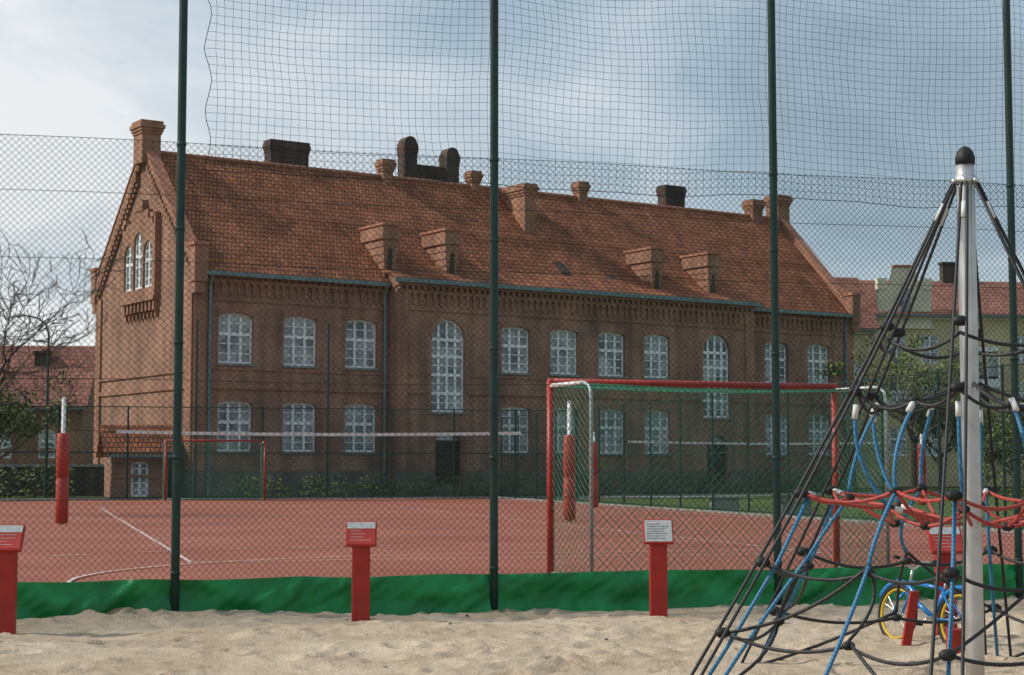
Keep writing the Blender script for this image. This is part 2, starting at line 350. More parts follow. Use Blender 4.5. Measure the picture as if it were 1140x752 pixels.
# ------------------------------------------------------------------ goals
def goal(p0,d,width,back,name='football_goal'):
    e=empty(name); p0=Vector(p0); d=Vector(d).normalized(); bk=Vector(back); H=2.86
    p1=p0+d*width; up=Vector((0,0,H)); g=MB()
    g.path([p0+Vector((0,0,-.03)),p0+up],.055,'redpad',n=12); g.path([p1+Vector((0,0,-.03)),p1+up],.055,'redpad',n=12)
    g.path([p0+up,p1+up],.05,'redpad',n=12); g.ball(p0+up,.056,'redpad'); g.ball(p1+up,.056,'redpad')
    g.build('posts_and_crossbar',e,smooth=True)
    g=MB(); u2=Vector((0,0,H-.06))
    for p in (p0,p1):
        g.path([p+u2,p+bk*.85+u2,p+bk*.97+u2-Vector((0,0,.06)),p+bk+u2-Vector((0,0,.2)),p+bk],.028,'galv',n=8)
        g.path([p+Vector((0,0,.04)),p+bk+Vector((0,0,.04))],.025,'galv',n=8)
        g.path([p+u2,p+bk*.8+u2],.032,'whitepaint',n=8)
    g.path([p0+bk+Vector((0,0,.04)),p1+bk+Vector((0,0,.04))],.025,'galv',n=8)
    g.build('rear_frame',e,smooth=True)
    g=MB(); sp=.13
    def panel(o,ux,lx,uy,ly):
        chain(g,lambda l,z,off:o+ux*l+uy*z+Vector((0,0,-.05*math.sin(math.pi*min(max(l/lx,0),1)))),0,lx,0,ly,sp,.0042,'gnet')
    dz=Vector((0,0,1)); bl=bk.length; bn=bk.normalized()
    panel(p0+bk*.97+dz*.05,d,width,dz,H-.12)
    panel(p0+dz*.05,bn,bl,dz,H-.12); panel(p1+dz*.05,bn,bl,dz,H-.12)
    panel(p0+dz*(H-.08),d,width,bn,bl)
    g.build('net',e)
M['gnet']=mat('green_goal_net',(.03,.20,.11),(.02,.13,.075),.7)
goal((.57,25.3,0),(.945,.33,0),4.78,(.55,-1.15,0))
goal((-16.6,82,0),(.963,.27,0),4.75,(-.35,1.2,0))
# ------------------------------------------------------------------ volleyball nets
def vball(pl,pr,hp=3.5,band=2.62,name='volleyball_net'):
    e=empty(name); g=MB()
    for p in (pl,pr):
        p=Vector(p); g.path([p,p+Vector((0,0,hp))],.06,'whitepaint',n=12); g.ball(p+Vector((0,0,hp)),.062,'whitepaint')
    g.build('posts',e,smooth=True)
    g=MB()
    for p in (pl,pr):
        p=Vector(p); g.path([p+Vector((0,0,.03)),p+Vector((0,0,.06)),p+Vector((0,0,1.27)),p+Vector((0,0,1.29)),p+Vector((0,0,1.31)),p+Vector((0,0,2.5)),p+Vector((0,0,2.54))],[.15,.18,.18,.165,.18,.18,.15],'redpad',n=14)
    g.build('padding',e,smooth=True)
    g=MB(); pl=Vector(pl); pr=Vector(pr); d=pr-pl
    def q(t,z): return pl+d*t+Vector((0,0,z-.09*math.sin(math.pi*t)))
    for t0,t1 in ((0,.1),(.9,1)): g.path([q(t0,band+.02),q(t1,band)],.008,'netcord',n=4)
    for i in range(30):
        ta=.1+.8*i/30; tb=.1+.8*(i+1)/30
        g.poly([q(ta,band-.045),q(tb,band-.045),q(tb,band+.045),q(ta,band+.045)],'whitepaint')
    for i in range(115): t=.1+.8*i/114; g.path([q(t,band-.05),q(t,band-1.0)],.004,'netcord',n=3,cap=False)
    for k in range(10): z=band-.1-k*.1; g.path([q(.1+.8*i/20,z) for i in range(21)],.004,'netcord',n=3,cap=False)
    g.build('net',e)
vball((-12.6,48,0),(1.7,50.7,0)); vball((3.2,67,0),(17,71,0),hp=2.9)

# ------------------------------------------------------------------ far fence
fe=empty('far_court_fence'); g=MB(); FB2=86
for i in range(13):
    a=-12+i*3.3; h=8.9 if 3<a<20 and i%2==0 else 4.6
    g.path([W(a,FB2,-.05),W(a,FB2,h)],.05,'green',n=8)
for z in (.1,2.3,4.55): g.path([W(-12+i*3.3,FB2,z) for i in range(13)],.025,'green',n=6)
g.build('posts',fe)
g=MB(); chain(g,lambda l,z,o:W(l,FB2+o,z),-12,27.6,.05,4.5,.2,.0065,'wire',seg=.6); g.build('chain_link_mesh',fe)
fe=empty('side_court_fence'); g=MB()
for i in range(22):
    b=19+i*3.2; g.path([W(23.6,b,-.05),W(23.6,b,4.2)],.04,'green',n=8)
for z in (.1,2.1,4.15): g.path([W(23.6,18.6+i*3.2,z) for i in range(22)],.02,'green',n=6)
g.build('posts',fe)
g=MB(); chain(g,lambda l,z,o:W(23.6+o,l,z),18.5,86,.05,4.1,.2,.004,'wire',seg=.6); g.build('chain_link_mesh',fe)

# ------------------------------------------------------------------ brick school
U=Vector((.832,.555,0)).normalized(); rzb=math.atan2(U.y,U.x)
bl=empty('brick_school_building',(-16.7,89.2,0),rzb)
LEN=47.9; WID=14.3; EV=12.1; RG=19.3; HV=WID/2
def wallop(mb,P,s0,s1,z0,z1,ops,k='brick',dep=.3):
    ss=sorted({s0,s1,*[o[0] for o in ops],*[o[1] for o in ops]}); zs=sorted({z0,z1,*[o[2] for o in ops],*[o[3] for o in ops]})
    for i in range(len(ss)-1):
        for j in range(len(zs)-1):
            sm=(ss[i]+ss[i+1])/2; zm=(zs[j]+zs[j+1])/2
            if any(o[0]<sm<o[1] and o[2]<zm<o[3] for o in ops): continue
            mb.poly([P(ss[i],zs[j],0),P(ss[i+1],zs[j],0),P(ss[i+1],zs[j+1],0),P(ss[i],zs[j+1],0)],k)
    for (a,b,c,d,r) in ops:
        arc=arcpts(a,b,d,r)
        mid=(a+b)/2
        lp=[q for q in arc if q[0]<=mid+1e-6]; rp_=[q for q in arc if q[0]>=mid-1e-6]
        if r>0:
            mb.poly([P(x,z,0) for x,z in lp]+[P(a,d,0)],k); mb.poly([P(x,z,0) for x,z in rp_]+[P(b,d,0)],k)
        prof=[(a,c)]+arc+[(b,c)]
        for q in range(len(prof)):
            x0,zz0=prof[q]; x1,zz1=prof[(q+1)%len(prof)]
            mb.poly([P(x0,zz0,0),P(x1,zz1,0),P(x1,zz1,dep),P(x0,zz0,dep)],k)
def arcpts(a,b,d,r,n=12):
    if r<=0: return [(a,d),(b,d)]
    w=(b-a)/2; m=(a+b)/2
    R=(w*w+r*r)/(2*r); cz=d-R; t0=math.asin(min(1,w/R))
    if r>w*.99: t0=math.pi/2
    return [(m+R*math.sin(-t0+2*t0*i/n),cz+R*math.cos(-t0+2*t0*i/n)) for i in range(n+1)]
def window(wf,gl,P,o,cols=3,big=False,dp=.2):
    a,b,c,d,r=o
    prof=[(a,c)]+arcpts(a,b,d,r)+[(b,c)]
    gl.poly([P(x,z,dp+.06) for x,z in prof],'glass')
    def bar(x0,x1,z0,z1,t=.0):
        pts=[P(x,z,y) for z in (z0,z1) for x,y in ((x0,dp-t),(x1,dp-t),(x1,dp+.05),(x0,dp+.05))]
        wf.hexa(pts,'white')
    def top(x):
        if r<=0: return d
        w=(b-a)/2; R=(w*w+r*r)/(2*r); return d-R+math.sqrt(max(0,R*R-(x-(a+b)/2)**2))
    f=.12
    bar(a,a+f,c,top(a+f)-.0); bar(b-f,b,c,top(b-f)); bar(a+f,b-f,c,c+f)
    ar=arcpts(a,b,d,r) if r>0 else [(a,d),(b,d)]
    for i in range(len(ar)-1):
        (x0,z0),(x1,z1)=ar[i],ar[i+1]
        wf.hexa([P(x0,z0-.12,dp),P(x1,z1-.12,dp),P(x1,z1-.12,dp+.05),P(x0,z0-.12,dp+.05),P(x0,z0+.002,dp),P(x1,z1+.002,dp),P(x1,z1+.002,dp+.05),P(x0,z0+.002,dp+.05)],'white')
    for i in range(1,cols):
        x=a+(b-a)*i/cols; bar(x-.075,x+.075,c+f,top(x)-.05,.02)
    tz=[.58] if not big else [.2,.4,.6,.78]
    for t in tz: z=c+(d-c)*t; bar(a+f,b-f,z-.085,z+.085,.035)
    ths=[.2,.39,.79] if not big else [.1,.3,.5,.69]
    for t in ths: z=c+(d-c)*t; bar(a+f,b-f,z-.028,z+.028,-.005)
wall=MB(); wf=MB(); gl=MB(); tr=MB()
pl=lambda v:(lambda s,z,d:Vector((s,v+d,z)))
def rowops(cs,w=2.0):
    return [(c-w/2,c+w/2,7.08,9.78,.17) for c in cs]+[(c-w/2,c+w/2,2.4,5.1,.14) for c in cs]
secs=[(0,11.7,0,[2.43,6.24,10.0],[]),(11.7,38.2,-.8,[19.82,23.3,26.85,30.33],[15.19,35.13]),(38.2,LEN,0,[40.96,44.75],[])]
for s0,s1,v,cs,bigs in secs:
    P=pl(v); ops=rowops(cs)
    bo=[(c-1.12,c+1.12,4.7,9.98,1.11) for c in bigs]; do=[(c-.85,c+.85,0.6,3.6,.5) for c in bigs]
    wallop(wall,P,s0,s1,0,EV,ops+bo+do)
    for o in ops: window(wf,gl,P,o)
    for o in bo: window(wf,gl,P,o,cols=4,big=True)
    for a,b,c,d,r in do:
        tr.box(a+.003,b-.003,v+.22,v+.28,c,d-.5,'door'); gl.poly([P(x,z,.25) for x,z in [(a,d-.5)]+arcpts(a,b,d,r)+[(b,d-.5)]],'glass')
        tr.box((a+b)/2-.03,(a+b)/2+.03,v+.19,v+.22,c,d-.5,'brick_dark')
        for k in range(3): tr.box(a-.4-.2*k,b+.4+.2*k,v-.4-.35*k,v-.05-.35*k+(.047 if k==0 else 0),-.06,.58-.2*k,'stone')
    for a,b,c,d,r in ops+bo:
        tr.box(a-.1,b+.1,v-.09,v+.1,c-.12,c-.003,'sill')
        ar=arcpts(a-.002,b+.002,d,max(r,.05)); n=len(ar)
        for i in range(n-1):
            (x0,z0),(x1,z1)=ar[i],ar[i+1]; mx_=(a+b)/2
            hh=.32
            nx0=(x0-mx_)*.16; nx1=(x1-mx_)*.16
            tr.hexa([(x0,v-.05,z0),(x1,v-.05,z1),(x1,v+.02,z1),(x0,v+.02,z0),(x0+nx0,v-.05,z0+hh),(x1+nx1,v-.05,z1+hh),(x1+nx1,v+.02,z1+hh),(x0+nx0,v+.02,z0+hh)],'brick_trim')
    cuts=[s0]+[x for c in bigs for x in (c-.95,c+.95)]+[s1]
    for i in range(0,len(cuts),2): tr.box(cuts[i]-.02,cuts[i+1]+.02,v-.12,v-.004,0,1.4,'stone'); 
    cuts=[s0]+[x for c in bigs for x in (c-1.3,c+1.3)]+[s1]
    for i in range(0,len(cuts),2):
        tr.box(cuts[i],cuts[i+1],v-.1,v-.004,5.72,5.95,'brick_trim'); tr.box(cuts[i],cuts[i+1],v-.06,v-.003,6.72,6.84,'brick_trim')
    x=s0+.25
    while x<s1-.25:
        tr.box(x,x+.16,v-.10,v-.004,10.72,11.2,'brick_trim'); tr.box(x-.04,x+.20,v-.15,v-.004,11.2,11.36,'brick_trim'); x+=.44
    tr.box(s0,s1,v-.16,v-.003,11.362,11.55,'brick_trim')
    x=s0+.1
    while x<s1-.1: tr.box(x,x+.2,v-.28,v-.005,11.552,11.75,'brick_trim'); x+=.4
    tr.box(s0-.0,s1+.0,v-.36,v-.004,11.752,11.95,'brick_trim')
    tr.box(s0,s1,v-.08,v-.003,10.4,10.52,'brick_trim')
for u,v in ((0.0,0),(11.7,-.8),(37.5,-.8),(47.2,0)): tr.box(u+.01,u+.7,v-.14,v-.002,1.42,11.35,'brick_trim')
for u in (11.7,38.2): wall.poly([(u,-.8,0),(u,0,0),(u,0,EV+.4),(u,-.8,EV)],'brick')
wall.poly([(0,WID,0),(LEN,WID,0),(LEN,WID,EV),(0,WID,EV)],'brick')
for u in (0,LEN):
    wall.poly([(u,0,0),(u,WID,0),(u,WID,EV),(u,HV,RG),(u,0,EV)],'brick')
wall.build('walls',bl)
# gable bay with three windows
P=lambda s,z,d:Vector((-.34+d,s,z))
gops=[(5.05,6.35,11.5,14.1,.6),(6.5,7.8,11.5,14.7,.64),(7.95,9.25,11.5,14.1,.6)]
bay=MB(); wallop(bay,P,4.9,9.4,11.0,15.0,gops,'brick_trim',.25)
for o in gops: window(wf,gl,P,o,cols=2,dp=.12)
bay.box(-.335,-.002,4.7,4.899,11.0,15.6,'brick_trim'); bay.box(-.335,-.002,9.401,9.6,11.0,15.6,'brick_trim')
bay.box(-.40,-.002,4.7,9.6,10.75,10.998,'brick_trim'); 
for i in range(9): bay.box(-.3,-.002,4.8+i*.55,5.05+i*.55,10.2,10.748,'brick_trim'); bay.box(-.18,-.0025,4.85+i*.55,5.0+i*.55,9.8,10.198,'brick_trim')
bay.box(-.30,-.002,5.2,9.1,15.002,15.35,'brick_trim'); bay.box(-.28,-.002,5.9,8.4,15.352,15.9,'brick_trim'); bay.box(-.34,-.002,6.6,7.7,15.902,16.5,'brick_trim')
bay.box(-.38,-.002,4.9,5.3,15.352,15.62,'brick_trim'); bay.box(-.38,-.002,9.0,9.4,15.352,15.62,'brick_trim')
bay.build('gable_bay',bl)
tr.box(-.1,-.002,0.02,WID,5.72,5.98,'brick_trim'); tr.box(-.1,-.002,.02,WID,6.6,6.7,'brick_trim'); tr.box(-.14,-.002,0,WID,0,1.4,'stone')
tr.box(-.12,-.002,0,.8,1.42,11.5,'brick_trim'); tr.box(-.12,-.002,WID-.8,WID,1.42,11.5,'brick_trim')
tr.build('brick_trim_and_cornice',bl); wf.build('window_frames',bl); gl.build('window_panes',bl)
pp=MB()
sl_=(RG-EV)/HV
for u0,u1 in ((-.16,.42),(LEN-.42,LEN+.16)):
    for sgn in (1,-1):
        f=lambda t:(HV-sgn*(HV+.15)*(1-t), EV-.1+ (RG-EV+.1)*t)
        y0,z0=f(0); y1,z1=f(1); up=.5
        pp.hexa([(u0,y0,z0-.35),(u1,y0,z0-.35),(u1,y1,z1-.35),(u0,y1,z1-.35),(u0,y0,z0+up),(u1,y0,z0+up),(u1,y1,z1+up),(u0,y1,z1+up)],'brick_trim')
        pp.hexa([(u0-.06,y0,z0+.503),(u1+.06,y0,z0+.503),(u1+.06,y1,z1+.503),(u0-.06,y1,z1+.503),(u0-.06,y0,z0+.6),(u1+.06,y0,z0+.6),(u1+.06,y1,z1+.6),(u0-.06,y1,z1+.6)],'ridge')
        if u0<0:
            for i in range(26):
                t=.03+i*.037; y,z=f(t); 
                if abs(y-HV)>.6: pp.box(-.26,-.161,y-.11,y+.11,z-.75,z-.1,'brick_trim'); pp.box(-.16,-.003,y-.11,y+.11,z-1.0,z-.353,'brick_trim')
    for y in (-.25,WID+.25):
        pp.box(u0-.08,u1+.08,y-.35,y+.35,11.3,13.2,'brick_trim'); pp.box(u0-.16,u1+.16,y-.43,y+.43,13.202,13.4,'ridge'); pp.box(u0-.0,u1+.0,y-.25,y+.25,10.7,11.298,'brick_trim')
pp.build('gable_parapets',bl)
rf=MB()
def slab(p,th,k):
    rf.hexa([(x,y,z-th) for x,y,z in p]+[tuple(q) for q in p],k)
slab([(.43,-.42,EV-.30),(LEN-.43,-.42,EV-.30),(LEN-.43,HV,RG),(.43,HV,RG)],.18,'tile')
slab([(.43,HV,RG),(LEN-.43,HV,RG),(LEN-.43,WID+.4,EV-.3),(.43,WID+.4,EV-.3)],.18,'tile')
slab([(11.5,-1.22,EV-.02),(38.4,-1.22,EV-.02),(38.4,1.0,EV+1.14),(11.5,1.0,EV+1.14)],.16,'tile')
rf.build('tiled_roof',bl)
rd=MB()
x=.43
while x<LEN-.6: rd.path([(x,HV,RG+.03),(x+.38,HV,RG+.05)],.14,'ridge',n=8); x+=.4
rd.box(.43,11.5,-.56,-.43,EV-.42,EV-.2,'copper'); rd.box(38.4,LEN-.43,-.56,-.43,EV-.42,EV-.2,'copper'); rd.box(11.4,38.5,-1.38,-1.23,EV-.2,EV+.04,'copper')
for u,v in ((.85,-.2),(11.4,-.16),(38.55,-.2),(LEN-.8,-.2)): rd.path([(u,v-.25,EV-.4),(u,v,EV-.9),(u,v,.1)],.08,'copper',n=8)
for dz_ in (.18,.32): rd.path([(.5,3.4,EV+3.4*sl_+dz_),(LEN-.5,3.4,EV+3.4*sl_+dz_)],.022,'ridge',n=4)
for u,v in ((24.8,1.6),(28.3,.9)):
    z=EV+v*sl_; rd.hexa([(u-.35,v-.4,z-.45),(u+.35,v-.4,z-.45),(u+.35,v+.4,z+.3),(u-.35,v+.4,z+.3),(u-.35,v-.5,z-.25),(u+.35,v-.5,z-.25),(u+.35,v+.4,z+.5),(u-.35,v+.4,z+.5)],'brick_dark')
rd.build('ridge_gutters_and_skylights',bl)
ch=MB()
def chim(u,v,w,dd,z0,z1,k='brick_trim',cap=.1):
    ch.box(u-w/2,u+w/2,v-dd/2,v+dd/2,z0,z1-.75,k)
    for i,(e_,h0,h1) in enumerate(((cap*.5,.75,.6),(cap,.598,.42),(cap*1.6,.418,.2),(cap*.9,.198,0))):
        ch.box(u-w/2-e_,u+w/2+e_,v-dd/2-e_,v+dd/2+e_,z1-h0+.001,z1-h1,k)
for u in (11.8,15.9,31.0,35.6):
    for i in range(6):
        z0=11.9+i*.42; w_=.26+.045*i; ch.box(u-w_,u+w_,.12-.035*i,2.45,z0+.001*i,z0+.42,'brick_trim')
    ch.box(u-.60,u+.60,-.16,2.6,14.43,14.68,'brick_trim'); ch.box(u-.52,u+.52,-.1,2.55,14.682,15.2,'brick_trim'); ch.box(u-.60,u+.60,-.2,2.65,15.202,15.34,'ridge')
    ch.box(u-.14,u+.14,-.02,.06,12.5,13.9,'brick_dark')
chim(24.1,5.4,.8,2.8,15.5,19.3,cap=.12)
chim(0.1,HV,1.1,1.3,18.6,21.0,cap=.12); chim(LEN-.1,HV,1.1,1.3,18.6,21.0,cap=.12)
chim(9.5,8.6,2.5,.9,17.5,21.1,'brick_dark',.06)
chim(17.9,8.6,.9,.9,17.5,21.9,'brick_dark',.04); chim(21.0,8.6,.9,.9,17.5,21.5,'brick_dark',.04); ch.box(18.3,20.6,8.3,8.9,17.5,20.6,'brick_dark')
chim(15.5,HV,.7,.7,18.8,20.4); chim(21.9,HV,.6,.6,18.8,20.3); chim(30.3,HV,.65,.65,18.8,20.4); chim(39.1,8.5,1.7,.9,17.5,21.1,'brick_dark',.06); chim(45.5,HV,.9,.9,18.6,20.5)
for u,z in ((17.9,21.9),(21.0,21.5)): ch.path([(u,8.16,z-.02),(u,9.04,z-.02)],.44,'brick_dark',n=16)
ch.build('chimneys',bl)

# ------------------------------------------------------------------ other houses
def house(name,loc,rz,LX,WY,ev,rg,wallk,roofk,wins,gables=()):
    e=empty(name,loc,rz); g=MB(); f=MB(); gg=MB(); P=pl(0)
    wallop(g,P,0,LX,0,ev,wins,wallk,.18)
    for o in wins: window(f,gg,P,o,cols=2,dp=.1)
    g.poly([(0,WY,0),(LX,WY,0),(LX,WY,ev),(0,WY,ev)],wallk)
    for u in (0,LX): g.poly([(u,0,0),(u,WY,0),(u,WY,ev),(u,WY/2,rg),(u,0,ev)],wallk)
    g.box(-.05,LX+.05,-.2,-.003,ev-.35,ev-.05,'cream' if wallk!='brick' else 'brick_trim'); g.box(0,LX,-.08,-.003,ev*.47,ev*.47+.16,'cream' if wallk!='brick' else 'brick_trim')
    g.build('walls',e); f.build('window_frames',e); gg.build('window_panes',e)
    r=MB(); th=.2
    for y0,z0,y1,z1 in ((-.5,ev-.1,WY/2,rg),(WY/2,rg,WY+.5,ev-.1)):
        p=[(-.4,y0,z0),(LX+.4,y0,z0),(LX+.4,y1,z1),(-.4,y1,z1)]; r.hexa([(x,y,z) for x,y,z in p]+[(x,y,z+th) for x,y,z in p],roofk)
    r.box(-.3,LX+.3,-.62,-.5,ev-.12,ev+.02,'copper')
    r.build('roof',e)
    c=MB()
    for (u,v,w_,z1) in gables: c.box(u-w_/2,u+w_/2,v-.4,v+.4,rg-3,z1,'brick_dark'); c.box(u-w_/2-.1,u+w_/2+.1,v-.5,v+.5,z1+.002,z1+.2,'brick_dark')
    if gables: c.build('chimneys',e)
    return e
w1=[(x,x+1.2,2.2,4.2,.2) for x in (2,5,8,11,14,17)]
house('low_brick_house',(-50,118,0),math.radians(4),20,10,5.7,10.2,'brick','tile_pink',w1,[(16.5,3.5,1,9.7),(6,5,1,11)])
w2=[(x,x+1.5,z,z+2.3,0) for x in (1.5,4.3,12,15,18,21) for z in (2.5,6.3,10.0)]
e2=house('yellow_plaster_house',(29,138,0),math.radians(6),26,12,13.9,17.2,'plaster','tile_pink',w2,[(9,6,1.4,18.8),(17,6,1.2,18.4)])
g=MB()
def sg(x): return .1+x*.62
for y in (-.1,.3): g.poly([(sg(x),y,z) for x,z in ((1,13),(8.2,13),(8.2,16),(6.6,16.4),(6.0,17.8),(3.2,17.8),(2.6,16.4),(1,16))],'cream')
g.box(sg(.9),sg(8.3),-.25,.35,12.8,13.1,'cream'); g.box(sg(3.1),sg(6.1),-.2,.4,17.8,18,'ridge'); g.box(sg(.9),sg(2.2),-.2,.4,16.0,16.9,'cream'); g.box(sg(7),sg(8.3),-.2,.4,16.0,16.9,'cream')
g.box(sg(4),sg(5.4),-.14,-.11,14.2,16,'glass'); g.build('front_gable',e2)
g=MB()
for i in range(3): g.box(7.6+i*.95,7.6+i*.95+.84,-1.0,-.97,8.9,10.7,'glass')
for x in (7.5,8.44,9.39,10.34): g.box(x,x+.11,-1.05,-.95,8.7,10.9,'white')
g.box(7.5,10.45,-1.1,-.01,8.0,8.69,'white'); g.box(7.5,10.45,-1.1,-.01,10.91,11.3,'white'); g.box(7.45,7.499,-1.0,-.01,8.7,10.9,'white'); g.box(10.451,10.5,-1.0,-.01,8.7,10.9,'white'); g.build('white_bay_window',e2)
house('red_roof_house',(23.6,129,0),math.radians(8),4.0,9,12,16.3,'plaster','tile_pink',[(.6,1.5,7.5,9.5,0),(2.4,3.3,7.5,9.5,0)])
house('brick_gatehouse',(-20.6,88,0),math.radians(20),2.9,3,2.2,3.6,'brick','tile',[(1.0,1.9,.05,1.9,.2)])
g=MB()
g.box(-45,-22,97,97.3,-.06,1.6,'brick_dark'); g.box(-45,-22,96.9,97.4,1.602,1.75,'concrete'); g.build('low_garden_wall')
e=empty('street_lamp',(-24.5,90,0)); g=MB()
g.path([(0,0,-.05),(0,0,8.6),(-.15,0,9.1),(-.6,0,9.45),(-1.3,0,9.6)],[.09,.06,.05,.045,.04],'green',n=8); g.build('pole',e)
g=MB(); g.path([(-1.2,0,9.6),(-1.5,0,9.6),(-1.9,0,9.55),(-2.0,0,9.53)],[.05,.11,.1,.03],'galv',n=8); g.build('lantern',e)

# ------------------------------------------------------------------ vegetation
def leaves(mb,clumps,n,size,kd='leafD',kl='leafL',flat=.8):
    for (c,r) in clumps:
        c=Vector(c); light=random.random()<.5
        for i in range(n):
            d=Vector((random.gauss(0,1),random.gauss(0,1),random.gauss(0,1))).normalized()*r*random.random()**.45
            d.z*=flat; p=c+d; s=size*random.uniform(.5,1.3)
            u=Vector((random.gauss(0,1),random.gauss(0,1),random.gauss(0,1))).normalized(); v=u.orthogonal().normalized()*s*.6; u=u*s
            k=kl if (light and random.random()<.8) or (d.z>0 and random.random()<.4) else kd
            mb.poly([p-u,p-v*.9,p+u,p+v],k)
def branch(mb,p,d,l,r,lev,tips,up=.15,spread=.6,rmin=.004):
    pts=[p.copy()]; rr=[r]; n=4; q=p.copy(); dd=d.copy()
    for i in range(n):
        dd=(dd+Vector((random.gauss(0,.13),random.gauss(0,.13),random.gauss(0,.1)+up*.3))).normalized(); q=q+dd*l/n; pts.append(q.copy()); rr.append(max(rmin,r*(1-.55*(i+1)/n)))
    mb.path(pts,rr,'bark',n=5 if lev<2 else 3,cap=False)
    if lev==0: tips.append(q); return
    for i in range(random.choice((2,3,3))):
        b=random.randint(1,n) if i else n
        nd=(dd+Vector((random.gauss(0,spread),random.gauss(0,spread),random.gauss(0,spread*.6)+up))).normalized()
        branch(mb,pts[b],nd,l*random.uniform(.6,.85),max(rmin,rr[b]*.75),lev-1,tips,up,spread,rmin)
def tree(loc,h,lev=5,leafn=0,leafs=.12,clr=.5,name='bare_tree',seed=1,up=.15,rmin=.004):
    random.seed(seed); e=empty(name,loc); g=MB(); tips=[]
    g.path([(0,0,-.1),(0,0,.3),(.05,.05,h*.3)],[h*.028,h*.02,h*.017],'bark',n=8)
    for i in range(5):
        t=2*math.pi*i/5+random.random(); d=Vector((math.cos(t),math.sin(t),random.uniform(.5,1.3))).normalized()
        branch(g,Vector((.05,.05,h*random.uniform(.2,.3))),d,h*.26,h*.011,lev-1,tips,up=up,rmin=rmin)
    g.build('trunk_and_limbs',e)
    if leafn:
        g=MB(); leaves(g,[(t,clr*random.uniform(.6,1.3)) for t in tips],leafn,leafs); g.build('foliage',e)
    return e
tree((-18.8,58,0),10.6,lev=6,name='bare_tree',seed=5,up=.08,rmin=.011)
tree((-25.9,84,0),7.4,lev=4,leafn=40,leafs=.12,clr=.7,name='budding_tree',seed=9)
tree((24.9,106,0),11.5,lev=4,leafn=30,leafs=.14,clr=.8,name='budding_tree',seed=12)
tree((29.5,118,0),8,lev=4,leafn=34,leafs=.16,clr=.9,name='budding_tree',seed=14)
tree((27,92,0),4.6,lev=4,leafn=40,leafs=.11,clr=.5,name='budding_tree',seed=21)
tree((33,112,0),7,lev=4,leafn=34,leafs=.16,clr=.8,name='budding_tree',seed=25)
random.seed(3)
def hedge(name,pts,h,wd,n,size,step=.35):
    g=MB(); cl=[]
    for i in range(len(pts)-1):
        p=Vector(pts[i]); q=Vector(pts[i+1]); m=int((q-p).length/step)+1
        for j in range(m):
            c=p.lerp(q,j/m); hh=h*(1+.12*noise.noise((c.x*.4,c.y*.4,1)))
            z=.2
            while z<hh: cl.append(((c.x+random.gauss(0,.1),c.y+random.gauss(0,wd),z),step*1.0)); z+=step*1.1
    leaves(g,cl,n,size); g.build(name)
hedge('clipped_hedge',[W(10,87.2),W(22,89),W(27,90),W(52,101)],1.0,.2,22,.08)
hedge('shrubbery',[(26,96,0),(36,99,0)],2.6,.6,20,.13,.5)
hedge('shrubbery',[(-42,94,0),(-24,94,0)],1.5,.4,20,.12,.5)
hedge('background_trees',[(-120,190,0),(-60,170,0)],9,2,14,.6,1.4)
hedge('background_trees',[(38,175,0),(90,190,0)],8,2,14,.6,1.4)
for (x,y) in ((7.8,63),(11.2,68),(9.6,58)):
    g=MB(); g.box(x-.5,x+.5,y-.25,y+.25,-.06,.42,'concrete'); g.box(x-.6,x+.6,y-.3,y+.3,.423,.52,'concrete'); g.build('concrete_bench')

# ------------------------------------------------------------------ climbing net
random.seed(11)
ce=empty('climbing_net_pyramid',(3.22,12,0)); TZ=3.72; R=2.1
phs=[math.radians(190+60*k) for k in range(6)]
def rp(k,z,dr=0):
    k=k%6; rr=R*(1-z/TZ)-.07*math.sin(math.pi*z/TZ)+dr; return Vector((rr*math.cos(phs[k]),rr*math.sin(phs[k]),z))
def mp_(k,z,f=.93): return (rp(k,z)+rp(k+1,z))*.5*f+Vector((0,0,z*(1-f)))
def sag(p,q,s=.05,n=10,side=None):
    out=[]
    for i in range(n+1):
        t=i/n; v=p.lerp(q,t); v.z-=s*4*t*(1-t)
        if side is not None: v=v+side*(4*t*(1-t))
        out.append(v)
    return out
g=MB(); g.path([(0,0,-.1+i*.388) for i in range(11)],.064,'steel',n=28); g.build('steel_mast',ce,smooth=True)
g=MB(); g.path([(0,0,3.74),(0,0,3.79),(0,0,3.83),(0,0,3.86),(0,0,3.875)],[.068,.07,.058,.035,.005],'rubber',n=20)
g.path([(0,0,3.60),(0,0,3.66)],.074,'steel',n=20)
for k in range(6):
    v=Vector((math.cos(phs[k]),math.sin(phs[k]),0)); g.ball(v*.085+Vector((0,0,3.62)),.022,'steel')
g.build('mast_cap',ce,smooth=True)
gk=MB(); gb=MB(); gr=MB(); kn=MB(); fr=MB()
def ferr(p,d,l=.1,r=.02): d=d.normalized(); fr.path([p,p+d*l],r,'whitepaint',n=8)
def knot(p,s=.03): kn.path([p+Vector((-s*1.2,0,0)),p+Vector((-s*.6,0,0)),p+Vector((s*.6,0,0)),p+Vector((s*1.2,0,0))],[s*.4,s*.85,s*.85,s*.4],'rubber',n=8)
rk=.0125; rb=.0145; rr_=.0135
